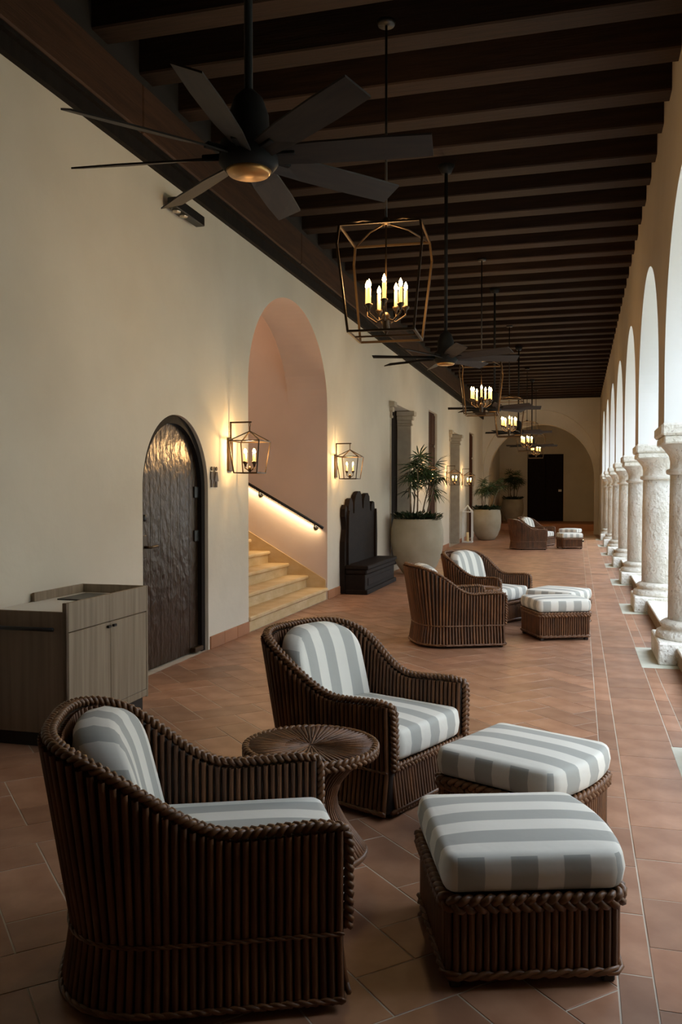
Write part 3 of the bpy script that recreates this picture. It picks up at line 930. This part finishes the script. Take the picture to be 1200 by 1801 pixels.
def pillow(outline, t, er, bulge, T, ucap, rings=8):
    """cushion: 2d outline, thickness t, edge radius er, T(u,v,w)->point; stripes follow ucap(u,v) on the two caps and the girth on the boxing"""
    mb = MB(); n = len(outline)
    cu = sum(p[0] for p in outline) / n; cv = sum(p[1] for p in outline) / n
    per = [0]
    for i in range(n): 
        a, b_ = outline[i], outline[(i + 1) % n]; per.append(per[-1] + math.hypot(a[0] - b_[0], a[1] - b_[1]))
    def inset(d):
        o = []
        for i in range(n):
            a, p, b_ = outline[i - 1], outline[i], outline[(i + 1) % n]
            tx, ty = b_[0] - a[0], b_[1] - a[1]; l = math.hypot(tx, ty) or 1
            o.append((p[0] - ty / l * -d * -1 if False else p[0] - (ty / l) * d, p[1] + (tx / l) * d))
        return o
    prof = []
    K = 4
    for k in range(K + 1):
        a = PI / 2 * k / K
        prof.append((er * (1 - math.sin(a)), -t / 2 + er * (1 - math.cos(a))))
    prof = prof + [(0 - .006, 0)] + [(d, -w) for d, w in prof[::-1]]
    V = []; F = []; U = []
    m = len(prof)
    us = [p[0] for p in outline]; vs_ = [p[1] for p in outline]
    um, uh, vm, vh = (min(us) + max(us)) / 2, (max(us) - min(us)) / 2, (min(vs_) + max(vs_)) / 2, (max(vs_) - min(vs_)) / 2
    def puff(u, v, f_): return bulge * (1 - min(1, abs((u - um) / uh)) ** 3) * (1 - min(1, abs((v - vm) / vh)) ** 3) * (1 - f_ ** 8)
    IN = [inset(d) for d, w in prof]
    for ring_, (d, w) in zip(IN, prof):
        for u, v in ring_: V.append(T(u, v, w))
    for i in range(m - 1):
        for k in range(n):
            k2 = (k + 1) % n
            F.append((i * n + k, i * n + k2, (i + 1) * n + k2, (i + 1) * n + k))
            if i < 2 or i >= m - 3:
                ia, ib = IN[i], IN[i + 1]
                U.append([(ucap(*ia[k]), 0), (ucap(*ia[k2]), 0), (ucap(*ib[k2]), 0), (ucap(*ib[k]), 0)])
            else:
                ua, ub = ucap(*outline[k]), ucap(*outline[k2])
                if abs(ub - ua) < .75 * (per[k + 1] - per[k]): ua, ub = per[k], per[k + 1]
                U.append([(ua, 0), (ub, 0), (ub, 0), (ua, 0)])
    for s, ring in ((-1, 0), (1, m - 1)):
        base = inset(prof[0][0])
        prev = [ring * n + k for k in range(n)]
        for q in range(1, rings + 1):
            f_ = 1 - q / (rings + .0)
            if q == rings:
                ci = len(V); V.append(T(cu, cv, s * (t / 2 + puff(cu, cv, 0))))
                fo = (rings - q + 1) / rings
                for k in range(n):
                    k2 = (k + 1) % n
                    F.append((prev[k], prev[k2], ci))
                    pk = (cu + (base[k][0] - cu) / rings, cv + (base[k][1] - cv) / rings); pk2 = (cu + (base[k2][0] - cu) / rings, cv + (base[k2][1] - cv) / rings)
                    U.append([(ucap(*pk), 0), (ucap(*pk2), 0), (ucap(cu, cv), 0)])
            else:
                cur = []
                for k in range(n):
                    u = cu + (base[k][0] - cu) * f_; v = cv + (base[k][1] - cv) * f_
                    cur.append(len(V)); V.append(T(u, v, s * (t / 2 + puff(u, v, f_))))
                fp = 1 - (q - 1) / rings
                for k in range(n):
                    k2 = (k + 1) % n
                    F.append((prev[k], prev[k2], cur[k2], cur[k]))
                    U.append([(ucap(cu + (base[a][0] - cu) * ff, cv + (base[a][1] - cv) * ff), 0) for a, ff in ((k, fp), (k2, fp), (k2, f_), (k, f_))])
                prev = cur
    mb.add(V, F, True, U)
    return mb

def rrect(x0, x1, y0, y1, r, n=5, bow=0.0, seg=10):
    """rounded rectangle outline (counter clockwise), the +x side bowed by bow"""
    P = []
    for cx, cy, a0 in ((x1 - r, y1 - r, 0), (x0 + r, y1 - r, PI / 2), (x0 + r, y0 + r, PI), (x1 - r, y0 + r, 1.5 * PI)):
        for k in range(n + 1):
            a = a0 + PI / 2 * k / n
            P.append((cx + r * math.cos(a), cy + r * math.sin(a)))
    # densify the long runs
    Q = []
    for i, p in enumerate(P):
        q = P[(i + 1) % len(P)]
        l = math.hypot(q[0] - p[0], q[1] - p[1])
        m = max(1, int(l / .05))
        for k in range(m): Q.append((p[0] + (q[0] - p[0]) * k / m, p[1] + (q[1] - p[1]) * k / m))
    if bow:
        h_ = (y1 - y0) / 2; c = (y0 + y1) / 2
        Q = [(u + bow * max(0, (u - x0) / (x1 - x0)) * (1 - ((v - c) / h_) ** 2), v) for u, v in Q]
    return Q

HW, XF, XC, XB = .36, .40, -.07, -.43
def plan(s):
    """chair plan, s in [-1, 1] from right front round the back to left front; returns x, y, outward normal"""
    Ls = XF - XC
    n = 3.0
    q = abs(s); sg_ = 1 if s > 0 else -1
    # quarter of a superellipse from the back middle (q=0) to the side, then the straight side
    if q < .56:
        a = q / .56 * PI / 2
        x = XC - (XC - XB) * math.cos(a) ** (2 / n); y = HW * math.sin(a) ** (2 / n)
    else:
        x = XC + Ls * (q - .56) / .44; y = HW
    return x, sg_ * y
PL = [plan(-1 + 2 * i / 400) for i in range(401)]
PLL = [0]
for a, b_ in zip(PL[:-1], PL[1:]): PLL.append(PLL[-1] + math.hypot(a[0] - b_[0], a[1] - b_[1]))
def plan_at(l):
    lo, hi = 0, 400
    while hi - lo > 1:
        mid = (lo + hi) // 2
        if PLL[mid] <= l: lo = mid
        else: hi = mid
    t = (l - PLL[lo]) / max(1e-9, PLL[hi] - PLL[lo])
    a, b_ = PL[lo], PL[hi]
    tx, ty = PL[min(hi + 3, 400)][0] - PL[max(lo - 3, 0)][0], PL[min(hi + 3, 400)][1] - PL[max(lo - 3, 0)][1]
    ln = math.hypot(tx, ty)
    # path runs right front -> back -> left front; outward is to its left turned out
    nx, ny = -ty / ln, tx / ln
    x, y = a[0] + (b_[0] - a[0]) * t, a[1] + (b_[1] - a[1]) * t
    if nx * (x - .1) + ny * y < 0: nx, ny = -nx, -ny
    return x, y, nx, ny
def sstep(t): t = max(0, min(1, t)); return t * t * (3 - 2 * t)
def rim_z(x): return .525 + .015 * max(0, (x - .1) / .3) + .275 * sstep((-x + .10) / .54) ** 1.15
def flare(x, z):
    """outward lean of the wall"""
    back = sstep((-x + .10) / .5)
    return (.03 * max(0, (.22 - z) / .22)) + max(0, z - .22) * (.03 + .13 * back)
def wallpt(l, z, off=0.0):
    x, y, nx, ny = plan_at(l)
    o = flare(x, z) + off
    return Vector((x + nx * o, y + ny * o, z))

def shell_mesh(off0, off1, zlow):
    """dark liner: a strip of wall with thickness, from zlow to just under the rim"""
    mb = MB(); n = 80; V = []; F = []
    tot = PLL[-1]
    zs = lambda x: [zlow, .22, .35, (rim_z(x) + .35) / 2, rim_z(x) - .012] if zlow < .2 else [zlow, .36, (rim_z(x) + .36) / 2, rim_z(x) - .012]
    m = len(zs(0))
    for i in range(n + 1):
        l = tot * i / n
        x = plan_at(l)[0]
        for off in (off0, off1):
            for z in zs(x): V.append(wallpt(l, z, off))
    for i in range(n):
        for s in (0, 1):
            for k in range(m - 1):
                a = i * 2 * m + s * m + k
                F.append((a, a + 2 * m, a + 2 * m + 1, a + 1))
        a = i * 2 * m
        F.append((a + m - 1, a + 2 * m - 1, a + 4 * m - 1, a + 3 * m - 1))
        F.append((a, a + m, a + 3 * m, a + 2 * m))
    for i in (0, n):
        a = i * 2 * m
        for k in range(m - 1): F.append((a + k, a + k + 1, a + m + k + 1, a + m + k))
    mb.add(V, F, True)
    return mb

def chair(label, detail):
    t = thing('wicker_armchair', label, 'armchair', group='wicker armchairs with striped cushions')
    shell_mesh(-.006, -.05, .03).build('frame_shell', 'wicker_dark', t)
    tot = PLL[-1]
    n = 84 if detail else 70
    sp_ = tot / n; rr = sp_ * .42
    sides = 6
    joined = MB()
    for i in range(n):
        l = (i + .5) * sp_
        x = plan_at(l)[0]; zt = rim_z(x) - .005
        pts = [wallpt(l, z, .002) for z in (.02, .12, .22, .32, (.32 + zt) / 2, zt)]
        if detail:
            MB().tube(pts, rr, sides, caps=False).build('reed', 'wicker', t, recalc=False)
        else:
            joined.tube(pts, rr, 5, caps=False)
    for i in range(n):                                  # inner face of arms and back
        l = (i + .5) * sp_
        x = plan_at(l)[0]; zt = rim_z(x) - .008
        pts = [wallpt(l, z, -.052) for z in (.25, (.25 + zt) / 2, zt)]
        joined.tube(pts, rr * .95, 5, caps=False)
    # front apron reeds
    nf = 28
    for i in range(nf):
        y = -HW + .03 + (2 * HW - .06) * (i + .5) / nf
        p = [(XF - .005 + .02, y, .02), (XF - .012, y, .22)]
        if detail: MB().tube(p, .0105, sides, caps=False).build('reed', 'wicker', t, recalc=False)
        else: joined.tube(p, .0105, 5, caps=False)
    jo = joined.build('reed_weave', 'wicker', t, recalc=False); jo['kind'] = 'stuff'
    MB().box(XF - .06, XF - .02, -HW + .02, HW - .02, .03, .24).build('front_board', 'wicker_dark', t)
    MB().box(XB + .10, XF - .03, -HW + .045, HW - .045, .20, .25).build('seat_deck', 'wicker_dark', t)
    # plaited rim: up the right arm front, round the back, down the left arm front
    path = []
    for k in range(7):
        z = .23 + (.50 - .23) * k / 6; p = wallpt(0, z, -.024); path.append((p.x + .018, p.y, z))
    p = wallpt(0, .54, -.024); path.append((p.x + .005, p.y, .532))
    for i in range(4, 117):
        l = tot * i / 120; x = plan_at(l)[0]; p = wallpt(l, rim_z(x), -.024); path.append((p.x, p.y, rim_z(x) + .008))
    p = wallpt(tot, .54, -.024); path.append((p.x + .005, p.y, .532))
    for k in range(6, -1, -1):
        z = .23 + (.50 - .23) * k / 6; p = wallpt(tot, z, -.024); path.append((p.x + .018, p.y, z))
    def outd(p):
        if p.x > XF - .03 and p.z < .52: return Vector((1, 0, 0.05))
        return Vector((.25 if p.x > .3 else 0, 0, 1))
    mb = MB(); braid(mb, path, amp=.0155, r=.0100, wl=.052, out=outd, step=None if detail else .014)
    mb.build('plaited_rim', 'braid', t, recalc=False)
    mb = MB(); braid(mb, [(XF + .004, y, .235) for y in [-HW + .02 + (2 * HW - .04) * k / 12 for k in range(13)]], amp=.014, r=.0105, wl=.06, out=lambda p: Vector((1, 0, 0)), step=None if detail else .014)
    mb.build('front_plait', 'braid', t, recalc=False)
    # waist binding and foot rail
    for z, r_ in ((.222, .0042), (.035, .0075)):
        mb = MB()
        for ph in (0, PI):
            pts = []
            m = 160 if detail else 60
            for i in range(m + 1):
                l = tot * i / m
                a = ph + i * 1.1
                q = wallpt(l, z, rr + .003 + .003 * math.cos(a)); pts.append((q.x, q.y, q.z + .0045 * math.sin(a)))
            mb.tube(pts, r_, 5)
        mb.build('binding', 'braid', t, recalc=False)
    mb = MB().tube([(XF + .016, -HW, .035), (XF + .016, HW, .035)], .010, 6); mb.build('binding', 'braid', t, recalc=False)
    for sx_, sy_ in ((XF - .03, HW - .035), (XF - .03, -HW + .035), (XB + .16, HW - .12), (XB + .16, -HW + .12)):
        MB().lathe([(.022, 0), (.024, .05)], 10, (sx_, sy_, 0)).build('foot', 'wicker_dark', t)
    # cushions
    oc = rrect(-.27, .415, -.302, .302, .05, bow=.012)
    pillow(oc, .15, .035, .016, lambda u, v, w: (u, v, .335 + w - .03 * (u < -.3)), lambda u, v: v + .042 + 1.0).build('seat_cushion', 'stripe_fabric', t)
    ob = []
    wb, hb = .285, .53
    nn_ = 14
    rc = .07
    ob += [(-wb + rc + 2 * (wb - rc) * k / 12, 0) for k in range(13)]
    ob += [(wb - rc + rc * math.sin(PI / 2 * k / 5), rc - rc * math.cos(PI / 2 * k / 5)) for k in range(1, 6)]
    for k in range(2, 6): ob.append((wb + .003 * math.sin(k / 6 * PI), .30 * k / 6))
    for k in range(0, 2 * nn_ + 1):
        a = PI * k / (2 * nn_)
        c_, s_ = math.cos(a), math.sin(a)
        ob.append((wb * math.copysign(abs(c_) ** (2 / 2.9), c_), .30 + (hb - .30) * abs(s_) ** (2 / 2.9)))
    for k in range(5, 1, -1): ob.append((-wb - .003 * math.sin(k / 6 * PI), .30 * k / 6))
    ob += [(-wb + rc - rc * math.cos(PI / 2 * k / 5), rc - rc * math.sin(PI / 2 * k / 5)) for k in range(0, 5)]
    lean = math.radians(17)
    def TB(u, v, w):
        curve = .10 * (u / wb) ** 2 * 1.0          # wraps into the tub
        x = -.255 - v * math.sin(lean) * .75 + w + curve * .55
        return (x, u, .325 + v * math.cos(lean) * .97)
    pillow(ob, .15, .05, .02, TB, lambda u, v: u + .042 + 1.0).build('back_cushion', 'stripe_fabric', t)
    return t

def ottoman(label, detail):
    t = thing('wicker_ottoman', label, 'ottoman', group='wicker ottomans with striped cushions')
    H2 = .27
    ol = rrect(-H2, H2, -H2, H2, .025, n=3, bow=.03)
    # perimeter sampling
    P = ol + [ol[0]]; Ls = [0]
    for a, b_ in zip(P[:-1], P[1:]): Ls.append(Ls[-1] + math.hypot(a[0] - b_[0], a[1] - b_[1]))
    tot = Ls[-1]
    def at(l, off=0):
        l %= tot; j = 0
        while Ls[j + 1] < l: j += 1
        a, b_ = P[j], P[j + 1]; tt = (l - Ls[j]) / (Ls[j + 1] - Ls[j])
        dx, dy = (b_[0] - a[0]), (b_[1] - a[1]); ll = math.hypot(dx, dy)
        return a[0] + dx * tt + dy / ll * off, a[1] + dy * tt - dx / ll * off
    mb = MB().prism([at(tot * k / 60, -.012) for k in range(60)], lambda u, v, w: (u, v, w), .035, .30)
    mb.build('frame_box', 'wicker_dark', t)
    n = 88
    J = MB()
    for i in range(n):
        x, y = at(tot * (i + .5) / n)
        p = [(x, y, .03), (x, y, .285)]
        if detail: MB().tube(p, .0112, 6, caps=False).build('reed', 'wicker', t, recalc=False)
        else: J.tube(p, .0112, 5, caps=False)
    if not detail:
        jo = J.build('reed_weave', 'wicker', t, recalc=False); jo['kind'] = 'stuff'
    mb = MB(); braid(mb, [(*at(tot * k / 60, .013), .272) for k in range(60)], closed=True, amp=.019, r=.0125, wl=.07, out=lambda p: Vector((p.x, p.y, 0)).normalized() if False else (Vector((math.copysign(1, p.x), 0, 0)) if abs(p.x) > abs(p.y) else Vector((0, math.copysign(1, p.y), 0))), step=None if detail else .014)
    mb.build('plaited_edge', 'braid', t, recalc=False)
    mb = MB()
    for ph in (0, PI):
        mb.tube([(*at(tot * k / 110, .012 + .005 * math.cos(ph + k * 1.2)), .045 + .008 * math.sin(ph + k * 1.2)) for k in range(110)], .009, 5, closed=True)
    mb.build('binding', 'braid', t, recalc=False)
    for sx_ in (-1, 1):
        for sy_ in (-1, 1):
            MB().cbox(sx_ * .245 - .02, sx_ * .245 + .02, sy_ * .245 - .02, sy_ * .245 + .02, 0, .05, .005).build('foot', 'wicker_dark', t)
    oc = rrect(-.285, .285, -.285, .285, .045, bow=.045)
    pillow(oc, .125, .032, .014, lambda u, v, w: (u, v, .362 + w), lambda u, v: v + .042 + 1.0).build('cushion', 'stripe_fabric', t)
    return t

def table(label):
    t = thing('wicker_side_table', label, 'side table', group='round wicker side tables')
    pr = [(.225, .0), (.228, .02), (.20, .06), (.15, .13), (.115, .20), (.108, .25), (.125, .31), (.17, .37), (.235, .43), (.255, .45)]
    MB().lathe([(r - .008, z) for r, z in pr] , 40).build('pedestal_core', 'wicker_dark', t)
    mb = MB()
    n = 64
    for k in range(n):
        a = 2 * PI * k / n
        mb.tube([(r * math.cos(a), r * math.sin(a), z + .002) for r, z in pr], [r * PI / n * .93 for r, z in pr], 5, caps=False)
    o = mb.build('pedestal_weave', 'wicker', t, recalc=False); o['kind'] = 'stuff'
    MB().lathe([(.262, .44), (.275, .455), (.272, .466)], 48).build('top_board', 'wicker_dark', t)
    mb = MB()
    n = 72
    for k in range(n):
        a = 2 * PI * k / n
        r0 = .012 if k % 4 == 0 else (.05 if k % 2 == 0 else .11)
        mb.tube([(r * math.cos(a), r * math.sin(a), .466 - .0 * r) for r in (r0, (r0 + .27) / 2, .27)], [max(.0035, r * PI / n * 1.02) for r in (r0, (r0 + .27) / 2, .27)], 5, caps=True)
    o = mb.build('top_weave', 'wicker', t, recalc=False); o['kind'] = 'stuff'
    mb = MB(); braid(mb, [(.278 * math.cos(2 * PI * k / 60), .278 * math.sin(2 * PI * k / 60), .456) for k in range(60)], closed=True, amp=.015, r=.011, wl=.06, out=lambda p: Vector((p.x, p.y, 0)))
    mb.build('plaited_edge', 'braid', t, recalc=False)
    mb = MB()
    mb.tube([(.232 * math.cos(2 * PI * k / 48), .232 * math.sin(2 * PI * k / 48), .014) for k in range(48)], .014, 6, closed=True); mb.build('base_ring', 'braid', t, recalc=False)
    return t

def place_chair(o, F, deg, side=-1):
    """F = ground position of a front corner; side -1 right front corner"""
    a = math.radians(deg); u = Vector((math.cos(a), math.sin(a))); n = Vector((-u.y, u.x))
    p = Vector(F) - u * .42 - n * (side * .37)
    o.location = (p.x, p.y, 0); o.rotation_euler = (0, 0, a)

cA = chair('nearest wicker armchair at the lower left, seen from its side', True)
place_chair(cA, (-.655, 2.479), 24)
c2 = dup(cA, 'wicker armchair facing right, behind the round side table in the foreground', (0, 0, 0), 0)
place_chair(c2, (-.84, 3.93), -22)
cB = chair('wicker armchair of the middle group, seen from its side before the potted palm', False)
place_chair(cB, (-.683, 8.716), 24.5)
c4 = dup(cB, 'farther wicker armchair of the middle group, its striped back facing the viewer', (0, 0, 0), 0); place_chair(c4, (-.88, 10.13), -27)
c5 = dup(cB, 'small wicker armchair of the far group, seen from its side', (0, 0, 0), 0); place_chair(c5, (-.80, 23.85), 24)
c6 = dup(cB, 'farthest wicker armchair, only its cushion top showing before the dark door', (0, 0, 0), 0); place_chair(c6, (-.95, 25.3), -24)

o1 = ottoman('nearest wicker ottoman in front, striped cushion at the lower right', True)
o1.location = (-.215, 2.985, 0); o1.rotation_euler = (0, 0, math.radians(19))
o2 = dup(o1, 'wicker ottoman just behind the nearest one, set at an angle', (-.232, 3.90, 0), math.radians(-25))
o3 = ottoman('front wicker ottoman of the middle group, nearer the viewer of its pair', False)
o3.location = (-.24, 9.50, 0); o3.rotation_euler = (0, 0, math.radians(24))
dup(o3, 'rear wicker ottoman of the middle group, mostly hidden by the front one', (-.22, 10.35, 0), math.radians(-24))
dup(o3, 'front wicker ottoman of the far group', (-.24, 24.6, 0), math.radians(20))
dup(o3, 'farthest wicker ottoman, before the end wall', (-.25, 27.6, 0), math.radians(-15))

tA = table('round wicker hourglass side table between the two foreground armchairs')
tA.location = (-1.10, 3.495, 0)
dup(tA, 'round wicker side table between the two armchairs of the middle group', (-1.13, 9.72, 0), 0)

# ------------------------------------------------------------------ potted palms
def frond_mesh(seed):
    r_ = random.Random(seed); mb = MB()
    # petiole along +x then a fan of leaflets
    pet = [(0, 0, 0), (.12, 0, .07), (.24, 0, .10)]
    mb.tube(pet, .005, 4)
    n = 9
    for k in range(n):
        a = math.radians(-95 + 190 * k / (n - 1) + r_.uniform(-5, 5))
        L_ = .36 * (1 - .25 * abs(a) / 1.6) * r_.uniform(.85, 1.1)
        d = Vector((math.cos(a), math.sin(a), 0)); s = Vector((-d.y, d.x, 0))
        o = Vector(pet[-1])
        V = []; F = []
        for i, (q, w) in enumerate(((0, .004), (.25, .013), (.55, .017), (.85, .010), (1.0, .001))):
            c = o + d * (L_ * q) + Vector((0, 0, .05 * q - .20 * q * q * (1 + .3 * r_.random())))
            V += [c - s * w + Vector((0, 0, .005)), c, c + s * w + Vector((0, 0, .005))]
        for i in range(4):
            F += [(i * 3, i * 3 + 1, i * 3 + 4, i * 3 + 3), (i * 3 + 1, i * 3 + 2, i * 3 + 5, i * 3 + 4)]
        mb.add(V, F, True)
    return mb.mesh('frond')
FR = [frond_mesh(s) for s in range(4)]
POT = [(.20, 0), (.26, .02), (.36, .16), (.44, .36), (.475, .58), (.47, .80), (.44, .97), (.425, 1.0), (.40, .99), (.385, .93)]
def potted_palm(label, x, y, s, seed, prof=POT, crown=1.0, z=0.0):
    t = thing('potted_palm', label, 'potted plant', (x, y, z), 0, 'palms in round stone planters')
    r_ = random.Random(seed)
    pr = [(r * s, zz * s) for r, zz in prof]
    MB().lathe(pr, 48).build('planter', 'pot', t)
    rt, zt = pr[-2][0], pr[-2][1]
    MB().lathe([(rt * .9, zt - .10), (rt * .9, zt - .05), (rt * .3, zt - .02)], 24).build('soil', 'soil', t)
    cv = MB()
    for k in range(420):
        a = r_.uniform(0, 2 * PI); rr = rt * math.sqrt(r_.random()) * 1.02
        c = Vector((rr * math.cos(a), rr * math.sin(a), zt - .02 + r_.uniform(0, .10)))
        d = Vector((math.cos(a + r_.uniform(-1, 1)), math.sin(a + r_.uniform(-1, 1)), r_.uniform(-.1, .9))).normalized()
        sd = d.cross(Vector((0, 0, 1))).normalized(); L_ = r_.uniform(.08, .16); w = L_ * .28
        cv.add([c, c + d * L_ * .5 + sd * w, c + d * L_, c + d * L_ * .5 - sd * w], [(0, 1, 2, 3)])
    o = cv.build('ground_cover', 'cover_leaf', t, recalc=False); o['kind'] = 'stuff'
    ns = 6
    for k in range(ns):
        a = 2 * PI * k / ns + r_.uniform(-.4, .4)
        b0 = Vector((.14 * s * math.cos(a), .14 * s * math.sin(a), zt - .05))
        hgt = crown * r_.uniform(.56, .90)
        tip = b0 + Vector((.26 * math.cos(a) * crown * r_.uniform(.4, 1.1), .26 * math.sin(a) * crown * r_.uniform(.4, 1.1), hgt))
        if tip.x < b0.x: tip.x = b0.x + .15 * (tip.x - b0.x)
        midp = (b0 + tip) / 2 + Vector((r_.uniform(-.04, .04), r_.uniform(-.04, .04), 0))
        st_ = MB().tube([b0, midp, tip], [.017, .014, .010], 7).build('stem', 'stem', t, recalc=False)
        nf = 8
        for j in range(nf):
            f_ = 1 - .34 * (j / nf)
            p = b0.lerp(tip, f_)
            fo = put('frond', FR[r_.randrange(4)], 'leaf', t, p)
            az = j * 2.4 + r_.uniform(-.4, .4) + a
            if x + p.x + .62 * crown * math.cos(az) < WL + .06: az = PI - az
            fo.rotation_euler = (r_.uniform(-.3, .3), r_.uniform(-.95, .15) if j > 0 else -1.1, az)
            sc = crown * r_.uniform(.62, .86); fo.scale = (sc, sc, sc)
potted_palm('potted palm in the widest pale planter beside the dark bench, nearest of three', -2.95, 16.1, 1.05, 5, crown=1.12)
potted_palm('potted palm in the rounded pale planter, middle of three', -2.88, 28.15, 1.0, 6, crown=1.0)
potted_palm('potted palm farthest away inside the end arch, left of the dark door', -2.78, 38.3, 1.0, 8, crown=1.1, z=.25)

# white lantern frame on the floor beside the middle palm
wl = thing('floor_lantern', 'slim white frame lantern standing on the floor beside the middle palm', 'lantern', (-3.29, 26.55, 0))
mb = MB()
for sx_ in (-1, 1):
    for sy_ in (-1, 1): mb.bar((sx_ * .14, sy_ * .14, 0), (sx_ * .14, sy_ * .14, .95), .03)
square(mb, .14, .03, .03); square(mb, .14, .95, .03)
for sx_ in (-1, 1):
    for sy_ in (-1, 1): mb.bar((sx_ * .14, sy_ * .14, .95), (0, 0, 1.15), .025)
mb.build('frame', 'white_paint', wl)
MB().box(-.13, .13, -.13, .13, 0.0, .02).build('base', 'white_paint', wl)
MB().lathe([(.04, .02), (.04, .32)], 12).build('candle', 'candle', wl)
# small floor light near the last columns
fl = thing('floor_light', 'tiny glowing floor light beside the farthest ottoman', 'lamp', (.12, 27.9, 0))
MB().lathe([(.05, 0), (.05, .05), (.04, .06)], 14).build('housing', 'steel_dark', fl)
MB().lathe([(.03, .06), (.03, .075), (.01, .085)], 12).build('glass', 'bulb', fl)
# lamp inside the end arch (source of the warm rim on the arch)
el = thing('end_wall_lamp', 'small warm wall lamp on the arcade wall inside the end arch', 'wall lamp', (WR, 34.2, 2.55))
MB().cbox(-.03, 0, -.06, .06, -.12, .12, .005).build('backplate', 'bronze', el)
MB().lathe([(.02, -.10), (.06, -.08), (.06, .10), (.03, .12)], 14, (-.11, 0, 0)).build('glass', 'candle_lit', el)
point_light('end_lamp_light', (-.22, 0, 0), 42, WARM, .06, el)
